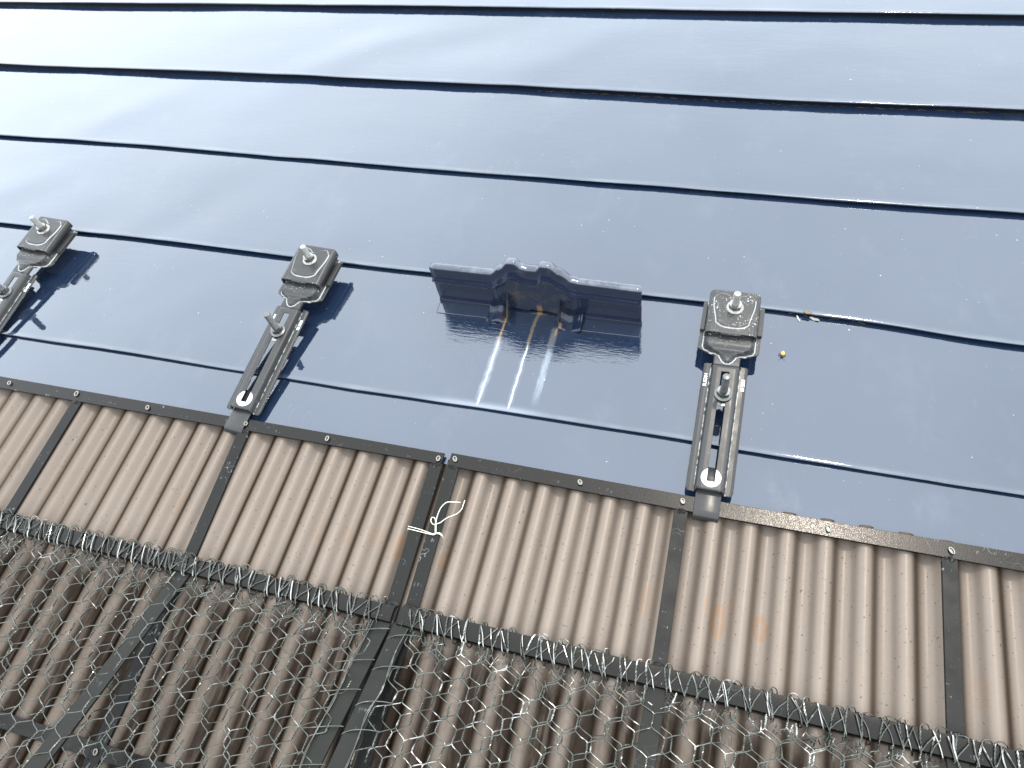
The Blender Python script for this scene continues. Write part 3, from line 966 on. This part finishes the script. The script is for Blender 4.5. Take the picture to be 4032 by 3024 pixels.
# ------------------------------------------------------------------ snow guard brackets
CHT, CHB = .4500-.42, .3050-.42        # channel ends (local y, origin at y=.42)
def tilt(y):                            # height of the channel flange along its length
    return .0060 + (.0165-.0060)*(y-CHB)/(CHT-CHB)
def make_bracket():
    t = empty('snow_guard_bracket')
    # -- channel: raised web with slot and two side flanges
    hw = .0228; wb = .0135
    xl = [-hw, -.0190, -.0160, -.0150, -.0143, -.0137, -.0130, -.0120, -.0080, -.0045, -.0040, 0, .0040, .0045, .0080, .0120, .0130, .0137, .0143, .0150, .0160, .0190, hw]
    yl = list(np.concatenate([[CHB, CHB+.0006], np.linspace(CHB+.004, -.1062, 3), [-.1055], np.linspace(-.10, .0168, 14), [.0175, .0182, .0215], [CHT-.0042, CHT-.0022, CHT-.0008, CHT]]))
    def zch(x):
        a = abs(x)
        return .0075*(1-smooth(.0125, .0152, a))
    P = []
    for y in yl:
        row = []
        for x in xl:
            xx = x
            # rounded flange corners
            if abs(x) > .0185:
                for ye, sg in ((CHT, 1), (CHB, -1)):
                    d = abs(y-ye)
                    if d < .003:
                        xx = math.copysign(min(abs(x), hw-.003+math.sqrt(max(0, .003**2-(.003-d)**2))), x)
            yy = y
            if y == CHB and abs(x) < .013: yy = y + .0012
            row.append((xx, yy, tilt(y)+zch(x)))
        P.append(row)
    def keep(i, j):
        ym = (yl[i]+yl[i+1])/2; xm = (xl[j]+xl[j+1])/2
        if abs(xm) < .0042 and -.1058 < ym < .0178: return False
        if ym > .0255 and abs(xm) < .0152: return False
        return True
    grid_sheet('channel', P, M['channel'], t, .0014, keep, sharp=50)
    # -- shield-shaped body
    rows = []
    ys = np.concatenate([np.linspace(.0253, .0365, 22), np.linspace(.0370, .0520, 34), np.linspace(.0530, .066, 14), np.linspace(.068, .112, 8)])
    def hwid(y):
        if y < .0365: return .0137
        if y < .0405: return .0137 + .0022*smooth(.0365, .0405, y)
        if y < .0475: return .0159 + (.0302-.0159)*((y-.0405)/.007)
        if y < .0505: return .0302 + .0020*math.sqrt(max(0, 1-((.0505-y)/.003)**2))
        return .0322
    def ehw(y):
        if y < .0262: return 0.0
        return interp([(.0262, .0), (.0275, .0032), (.0300, .0060), (.0345, .0085), (.0385, .0120), (.0430, .0195), (.0475, .0262), (.0510, .0275), (.12, .0275)], y)
    us = np.concatenate([np.linspace(-1, -.86, 8), np.linspace(-.845, .845, 71), np.linspace(.86, 1, 8)])
    wrow = []
    for y in ys:
        row = []
        W = hwid(y); e = ehw(y)
        base = tilt(min(y, CHT)) + .0075*(1-smooth(.034, .046, y)) + .0*y
        wf = 1.0
        plate = base
        wr = []
        for u in us:
            x = u*W
            # near the neck the plate edges fall away to flange height
            z = plate
            if y < .036: z = tilt(min(y, CHT)) + .0075*(1-smooth(.0125, .0152, abs(x)))
            d = e - abs(x)
            hgt = .0072*smooth(.030, .052, y) + .0028
            if d > 0:
                z += hgt*smooth(0, .0052, d)*1.0
            row.append((x, y, z))
            # slanting outline near the tip: measure across it rather than along x
            sl_ = abs(ehw(y+.0004)-ehw(y-.0004))/.0008
            dn = d/math.sqrt(1+sl_*sl_)
            wr.append(max(0.0, 1-abs(dn-.0001)/.00062) if (y > .0262 and e > 0) else 0.0)
        rows.append(row); wrow.append(wr)
    grid_sheet('body_plate', rows, M['bracket'], t, .0014, None, sharp=60, worn=wrow)
    # -- clamp cap
    rows = []
    hwc = .0272
    def emb(x, y):
        # kidney-shaped pressed pad, signed distance style
        ex = (x)/.0212; yy = (y-.0890)
        top = .0228 - .0062*math.exp(-(x/.0065)**2)
        bot = -.0225 + .012*(abs(x)/.0215)**3.2
        side = .0222 - .0050*smooth(.012, -.020, yy)
        return min(top - yy - .0065*smooth(.016, .0225, abs(x)), (yy - bot)*.8, (side-abs(x)))
    ys = np.linspace(.0600, .1172, 96)
    wrow = []
    xs_ = [-hwc, -hwc, -hwc+.0003] + list(np.linspace(-hwc+.0012, hwc-.0012, 92)) + [hwc-.0003, hwc, hwc]
    nn = len(xs_)
    for y in ys:
        row = []; wr = []
        inset = 0.0
        if y > .1137:
            dd = y-.1137
            inset = .0035 - math.sqrt(max(0, .0035**2-dd**2))
        for k, x in enumerate(xs_):
            z = .0330 + (y-.06)*.02
            X = x*(hwc-inset)/hwc
            if k in (0, nn-1): z -= .0105
            elif k in (1, nn-2): z -= .0052
            elif k in (2, nn-3): z -= .0040
            else:
                e = hwc-abs(x)
                q_ = max(0.0, 1-e/.0050)
                z -= .0042*(1-math.sqrt(max(0.0, 1-q_*q_)))
            if y > .1150: z -= .0015*((y-.1150)/.0022)**2
            yy = y
            if y < .0605 and abs(x) > .0105: yy = .0600
            if y < .0605 and abs(x) <= .0105: yy = .0582; z -= .0008
            de = emb(x, y)
            z += .0019*smooth(0, .0016, de)
            wr.append(max(0.0, 1-abs(de-.0003)/.00062))
            row.append((X, yy, z))
        rows.append(row); wrow.append(wr)
    grid_sheet('clamp_cap', rows, M['bracket'], t, .0016, None, sharp=60, worn=wrow)
    # riser block that joins body and cap (the folded tab between them)
    MB().prism([(-.0255, .0625), (.0255, .0625), (.0255, .112), (-.0255, .112)], .017, .0308).build('jaw', M['bracket'], t, sharp=30, bevel=.001)
    MB().prism([(-.0325, .0700), (-.0275, .0700), (-.0275, .1050), (-.0325, .1080)], .0150, .0205).build('side_tab', M['bracket'], t, sharp=30, bevel=.0006)
    MB().prism([(.0275, .0700), (.0330, .0700), (.0330, .1080), (.0275, .1050)], .0150, .0205).build('side_tab', M['bracket'], t, sharp=30, bevel=.0006)
    # -- bolts
    def bolt(x, y, zb, ztop, tmat, nmat):
        mb = MB()
        prof = [(.0001, -.004), (.0037, -.004)]
        z = -.004
        while z < ztop-zb-.0016:
            prof += [(.0037, z+.0002), (.0040, z+.0006), (.0037, z+.0010)]
            z += .00122
        prof += [(.0034, ztop-zb-.0012), (.0038, ztop-zb-.0009), (.0037, ztop-zb-.0003), (.0031, ztop-zb), (.0001, ztop-zb)]
        b = mb.lathe(prof, (x, y, zb), 22).build('bolt', tmat, t, sharp=35)
        mb = MB()
        mb.lathe([(.0040, 0), (.0091, 0), (.0093, .0004), (.0091, .0009), (.0070, .0016), (.0066, .0020)], (x, y, zb), 36)
        n = 6; r = .0072
        a0 = .35
        hexv = []
        for zz, q in ((.0012, 1.0), (.0062, 1.0), (.0070, .90)):
            for k in range(24):
                a = 2*math.pi*k/24
                # hexagon radius
                aa = ((a) % (math.pi/3)) - math.pi/6
                rad = r*math.cos(math.pi/6)/math.cos(aa)
                rad = min(rad, r*(.97 if q == 1.0 else .90))
                hexv.append((x+rad*math.cos(a+a0), y+rad*math.sin(a+a0), zb+zz))
        ff = []
        for l in range(2):
            for k in range(24):
                ff.append((l*24+k, l*24+(k+1) % 24, (l+1)*24+(k+1) % 24, (l+1)*24+k))
        ff.append(tuple(range(48, 72)))
        mb.add(hexv, ff)
        nut = mb.build('flange_nut', nmat, b, sharp=25)
        return b
    bolt(.0008, .0930, .0352, .0600, M['stainless'], M['stainless'])
    z2 = tilt(-.0090)+.0078
    bolt(.0008, -.0090, z2+.0004, z2+.0345, M['nut'], M['nut'])
    MB().lathe([(.0050, 0), (.0100, 0), (.0100, .0012), (.0050, .0012)], (.0006, -.0125, z2-.0030), 30).build('washer', M['stainless'], t, sharp=30)
    # -- hook strap gripping the frame rail
    path = [(-.0880, .0090), (-.1000, .0078), (-.1120, .0070), (-.1230, .0068), (-.1330, .0070), (-.1375, .0064), (-.1402, .0045), (-.1410, .0015), (-.1410, -.0030)]
    xsn = [-.0123, -.0118, 0, .0118, .0123]
    P = [[(x, a, b-(.0003 if abs(x) > .012 else 0)) for x in xsn] for a, b in [(float(p[0]), float(p[1])) for p in [(q.x, q.y) for q in [Vector((p[0], p[1])) for p in path]]]]
    grid_sheet('hook_strap', P, M['bracket'], t, .0016, None, sharp=50)
    # -- stamped markings
    def text(body, x, y, z, size, rot, mat):
        cu = bpy.data.curves.new('marking', 'FONT')
        cu.body = body; cu.size = size; cu.extrude = .00006; cu.offset = .00007
        cu.align_x = 'CENTER'; cu.align_y = 'CENTER'
        o = bpy.data.objects.new('marking', cu)
        cu.materials.append(mat)
        C.objects.link(o); o.parent = t
        sl = math.atan((.0165-.0060)/(CHT-CHB))
        o.rotation_euler = Matrix(Matrix.Rotation(sl, 3, 'X') @ Matrix.Rotation(rot, 3, 'Z')).to_euler()
        o.location = (x, y, z)
        bpy.context.view_layer.update()
        me = bpy.data.meshes.new_from_object(o.evaluated_get(bpy.context.evaluated_depsgraph_get()))
        q = bpy.data.objects.new('marking', me)
        C.objects.link(q); q.parent = t
        q.rotation_euler = o.rotation_euler; q.location = o.location
        bpy.data.objects.remove(o)
        q.name = 'marking'; me.name = 'marking'
        return q
    tx = text('SUS304', -.0189, .0095, tilt(.0095)+.0003, .0050, math.radians(90), M['mark'])
    # worn stamped characters on the other flange: only broken strokes are left
    mb = MB()
    rr = random.Random(12)
    for g in range(3):
        yc = .0035 + .0048*g
        for (u0, w0, u1, w1) in [(-.0019, -.0018, .0019, -.0018), (-.0019, 0, .0019, 0), (-.0019, .0018, .0016, .0018), (-.0016, -.0018, -.0016, .0018), (.0014, -.0018, .0014, .0016), (0, -.0018, 0, .0018)]:
            if rr.random() < .12: continue
            a = Vector((.0193+u0, yc+w0, 0)); b = Vector((.0193+u1, yc+w1, 0))
            a.z = tilt(a.y)+.0002; b.z = tilt(b.y)+.0002
            mb.tube([a, a.lerp(b, .5)+Vector((rr.uniform(-.0002, .0002), rr.uniform(-.0002, .0002), 0)), b], .00032, 6)
    mb.build('worn_marking', M['mark'], t, sharp=None)
    return t
b0 = make_bracket()
b0.location = (.0203, .42, -.001)
def copy_tree(o, parent=None):
    c = o.copy()
    C.objects.link(c)
    if parent: c.parent = parent
    for ch in list(o.children):
        copy_tree(ch, c)
    return c
GB = 'snow guard brackets clamped to the roof fold'
b1 = copy_tree(b0); b1.location = (-.5015, .42, -.001); b1.rotation_euler = (0, 0, math.radians(-3.0))
b2 = copy_tree(b0); b2.location = (-.919, .42, -.001); b2.rotation_euler = (0, 0, math.radians(-3.0))
tag(b0, 'grey slotted bracket right of the navy stopper, its cap speckled with painted sun glints', 'bracket', GB)
tag(b1, 'grey slotted bracket between the cut-off left bracket and the navy stopper', 'bracket', GB)
tag(b2, 'grey slotted bracket cut off by the left picture edge', 'bracket', GB)
for ch in b0.children:
    if ch.name.startswith(('clamp_cap', 'body_plate')):
        ch.data = ch.data.copy()
        ch.data.materials[0] = M['bracket_glints']

# ------------------------------------------------------------------ navy stopper
def make_stopper():
    t = tag(empty('snow_stopper', (-.2035, .503, -.006)), 'navy painted steel snow stopper with two humps, white and rusty runs below it', 'snow stopper')
    before = set(C.objects)
    sp = steel('navy_painted_stopper', (0.012, 0.0195, 0.041), 0.22, 0.3, 0.0, spec=0.34)
    x, y, z = sp.xyz()
    dirt_shade = sp.math('MULTIPLY', sp.ramp(sp.noise(30, 4, 0.6), 0.45, 0.7), sp.math('MULTIPLY', sp.ramp(z, .030, .038, 1, 0), sp.math('MULTIPLY', sp.ramp(x, -.25, -.235), sp.ramp(x, -.165, -.15, 1, 0))))
    old = sp.b.inputs['Base Color'].links[0].from_socket
    col = sp.mix(sp.math('MULTIPLY', dirt_shade, .8), old, (0.075, 0.065, 0.038))
    # rust and bare metal at the feet
    r = None
    for (px, py, rad) in [(-.2372, .4850, .0028), (-.1700, .4850, .0026), (-.1990, .503, .0045)]:
        d = sp.math('SQRT', sp.math('ADD', sp.math('POWER', sp.math('SUBTRACT', x, px), 2), sp.math('MULTIPLY', sp.math('POWER', sp.math('SUBTRACT', y, py), 2), .25)))
        d = sp.math('ADD', d, sp.math('MULTIPLY', sp.math('SUBTRACT', sp.noise(300, 3), .5), .002))
        q = sp.ramp(d, rad*.4, rad, 1, 0)
        r = q if r is None else sp.math('MAXIMUM', r, q)
    r = sp.math('MULTIPLY', r, sp.ramp(z, .004, .012, 1, 0))
    col = sp.mix(sp.math('MULTIPLY', r, .6), col, (0.30, 0.17, 0.07))
    sp.l.new(col, sp.b.inputs['Base Color'])
    sp.b.inputs['Coat Weight'].default_value = .35
    sp.b.inputs['Coat Roughness'].default_value = .08
    sp.l.new(sp.bump(sp.noise(150, 4, .6), .35, .0008), sp.b.inputs['Normal'])
    mt = sp.m
    xL, xR = -.3265, -.0785
    ZB = -.007; YB = .5035
    def top(x):
        return interp([(xL, .0555), (-.2520, .0560), (-.2400, .0660), (-.2270, .0790), (-.2210, .0790), (-.2130, .0715), (-.2060, .0700), (-.1960, .0705), (-.1900, .0790), (-.1820, .0790), (-.1700, .0690), (-.1560, .0580), (-.1480, .0565), (xR, .0550)], x)
    xs = list(np.linspace(xL, -.256, 12)) + list(np.linspace(-.253, -.147, 64)) + list(np.linspace(-.143, xR, 12))
    prof = [0, .06, .12, .13, .3, .42, .50, .54, .58, .61, .64, .665, .69, .715, .74, .77, .80, .85, .90, .95, .985, 1.0]
    P = []; rim = []
    for x in xs:
        tt = top(x); row = []
        # the lower edge of the plate is open in the middle third
        for q in prof:
            z = ZB+.002 + (tt-ZB-.002)*q
            y = YB + .0012*q
            # pressed bead
            dz = tt - z
            y -= .0040*math.exp(-((dz-.0200)/.0040)**2)
            y -= .0014*smooth(.13, .25, q)
            if x < -.25 or x > -.15: y += .0015*math.sin(q*math.pi)
            row.append((x, y, z))
        P.append(row)
        # rim folded back up-slope
        rim.append([(x, YB-.0004, tt-.0010), (x, YB+.0004, tt+.0004), (x, YB+.0022, tt+.0012), (x, YB+.0060, tt+.0012), (x, YB+.0096, tt+.0004), (x, YB+.0104, tt-.0020)])
    ni, nj = len(P), len(P[0])
    v = [p for r_ in P for p in r_]
    f = [(i*nj+j, (i+1)*nj+j, (i+1)*nj+j+1, i*nj+j+1) for i in range(ni-1) for j in range(nj-1)]
    me = mesh(v, f)
    o = link('upright_plate', me, mt, t, sharp=60)
    m_ = o.modifiers.new('thickness', 'SOLIDIFY'); m_.thickness = .0018; m_.offset = -1
    rm = NT('navy_rim_chalky')
    n_ = rm.noise(60, 4, .65)
    rm.set(Base_Color=rm.mix(rm.ramp(n_, .38, .68, .02, .38), (.012, .019, .038), (.20, .20, .21)), Roughness=rm.ramp(n_, .3, .7, .12, .4))
    rm.b.inputs['Coat Weight'].default_value = 1.0
    rm.b.inputs['Coat Roughness'].default_value = .12
    rm.l.new(rm.bump(rm.noise(200, 3, .6), .3, .0006), rm.b.inputs['Normal'])
    grid_sheet('top_rim', rim, rm.m, t, .0012, None, sharp=60)
    # foot flanges
    for (a, b, nm) in ((xL+.001, -.2590, 0), (-.1455, xR+.001, 1)):
        MB().prism([(a, .4840), (b, .4850), (b, YB), (a, YB)], -.0058, -.0038).build('foot_flange', M['roof_plain'], t, sharp=30, bevel=.0006)
        MB().tube([(a, YB-.001, -.0036), (a, .4840, -.0036), (b, .4850, -.0036), (b, YB-.001, -.0036)], .00032, 6).build('worn_edge', rm.m, t, sharp=None)
        MB().prism([(a-.0005, .5010), (b, .5010), (b, YB+.001), (a-.0005, YB+.001)], -.0040, .0010).build('heel', mt, t, sharp=30, bevel=.0004)
    # curved feet
    for (a, b) in ((-.2595, -.2365), (-.1710, -.1465)):
        rows = []
        for yv in np.linspace(.4805, .5045, 7):
            row = []
            for u in np.linspace(0, 1, 15):
                xx = a+(b-a)*u
                zz = -.0030 + .0022*math.cos(u*2*math.pi*1.0+ (.3 if a > -.2 else 2.6)) + .0045*smooth(.492, .5045, yv) + (.0022 if u < .06 or u > .94 else 0)
                row.append((xx, float(yv), zz))
            rows.append(row)
        grid_sheet('foot', rows, mt, t, .0018, None, sharp=60)
    # gusset fins
    for (xg, lean) in ((-.2350, .0), (-.1725, .0)):
        yz = [(YB, -.006), (.4870, -.006), (.4862, -.002), (.4880, .006), (.4950, .0160), (YB, .0300)]
        n = len(yz); w = .0009
        v = [(xg-w, a, b) for a, b in yz] + [(xg+w, a, b) for a, b in yz]
        f = [tuple(range(n)), tuple(reversed(range(n, 2*n)))] + [(i, n+i, n+(i+1) % n, (i+1) % n) for i in range(n)]
        MB().add(v, f).build('gusset', mt, t, sharp=30, bevel=.0003)
    # small lip between the feet
    MB().prism([(-.2105, .5000), (-.1900, .5000), (-.1880, .5035), (-.2120, .5035)], -.0062, -.0040).build('centre_lip', mt, t, sharp=30, bevel=.0006)
    # a short tongue of the fold showing behind the plate
    rows = [[(float(x), y, z) for x in np.linspace(-.166, -.139, 6)] for y, z in ((.5300, .0045), (.5360, .0062), (.5440, .0050), (.5520, .0018))]
    grid_sheet('rear_tongue', rows, mt, t, .0015, None, sharp=60)
    # screw heads and punched marks on the left of the plate
    for (a, b, r_) in ((-.3060, .033, .0030), (-.2620, .034, .0042)):
        n = 20
        pts = [(a+r_*math.cos(2*math.pi*k/n), YB-.0008, b+r_*math.sin(2*math.pi*k/n)) for k in range(n)]
        MB().tube(pts, .00045, 6, closed=True).build('punched_ring', mt, t, sharp=None)
    # small shield-shaped stamp between the fins
    pts = [(-.2020, YB-.0012, .0300), (-.2020, YB-.0012, .0240), (-.1985, YB-.0012, .0215), (-.1930, YB-.0012, .0215), (-.1920, YB-.0012, .0300)]
    MB().tube(pts, .0004, 6).build('stamped_mark', mt, t, sharp=None)
    inv = Matrix.Translation((.2035, -.503, .006))
    for o in C.objects:
        if o not in before and o.parent == t:
            o.matrix_parent_inverse = inv
make_stopper()

# ------------------------------------------------------------------ insect and litter
def mk_insect():
    bx, by = .0777, .4850
    z = roof_z(bx, by)
    t = tag(empty('beetle', (bx, by, z)), 'tiny orange and black beetle lying on the roof right of the right bracket', 'insect')
    s = NT('beetle_orange'); s.set(Base_Color=(0.72, 0.38, 0.08), Roughness=.35)
    d = NT('beetle_dark'); d.set(Base_Color=(0.03, 0.02, 0.015), Roughness=.4)
    def blob(name, c, r, mat):
        bm = bmesh.new()
        bmesh.ops.create_uvsphere(bm, u_segments=14, v_segments=9, radius=1)
        for q in bm.verts:
            k = 1 - .18*q.co.y
            q.co = Vector((c[0]+q.co.x*r[0]*k, c[1]+q.co.y*r[1], c[2]+q.co.z*r[2]))
        me = bpy.data.meshes.new(name); bm.to_mesh(me); bm.free()
        return link(name, me, mat, t, sharp=None)
    o = blob('wing_case', (.0005, .0022, .0016), (.0023, .0030, .0015), s.m); o.data.shade_smooth()
    o = blob('thorax', (0, -.0014, .0014), (.0017, .0017, .0012), d.m); o.data.shade_smooth()
    mb = MB()
    for sg in (-1, 1):
        for k, yy in enumerate((.0014, .0, -.0012)):
            mb.tube([(0, yy, .0010), (sg*.0026, yy+.0004, .0014), (sg*.0036, yy+.0002*(1-k), .0002)], .00022, 5)
        mb.tube([(sg*.0003, -.0028, .0012), (sg*.0014, -.0044, .0014), (sg*.0032, -.0066, .0008)], .00014, 5)
    mb.build('legs_and_feelers', d.m, t, sharp=None)
mk_insect()
def leaf(name, label, x, y, L, W, rot, col, lift=0.0, curl=.3, cat='litter'):
    s = NT('dry_'+name)
    s.set(Base_Color=s.mix(s.noise(400, 3), tuple(c*.6 for c in col), col), Roughness=.7)
    z0 = roof_z(x, y)+.0006+lift
    rows = []
    for i in range(7):
        t = i/6
        w = W*math.sin(math.pi*(.06+.88*t))**.7
        row = []
        for j in range(5):
            u = j/4*2-1
            a = (t-.5)*L; b = u*w/2
            row.append((x+a*math.cos(rot)-b*math.sin(rot), y+a*math.sin(rot)+b*math.cos(rot), z0+curl*W*u*u*.6+.15*W*math.sin(t*9)))
        rows.append(row)
    o = grid_sheet(name, rows, s.m, None, .0003, None, sharp=None)
    tag(o, label, cat)
leaf('seed_husk', 'slim white seed husk poking from under the fold right of the right bracket', .0915, .5385, .0085, .0016, math.radians(115), (.75, .70, .64), 0)
leaf('dry_leaf', 'curled orange brown leaf scrap tucked under the fold right of the right bracket', .1000, .5440, .0090, .0034, math.radians(172), (.30, .18, .08), 0)
leaf('plant_fluff', 'grey tuft of dry plant fluff beside the leaf scrap under the fold', .1085, .5400, .0110, .0036, math.radians(165), (.42, .40, .34), 0)

# ------------------------------------------------------------------ pitch the whole roof
bpy.context.view_layer.update()
for o in list(C.objects):
    if o.parent is None and o.type not in ('CAMERA', 'LIGHT'):
        o.matrix_world = T @ o.matrix_world
bpy.context.view_layer.update()
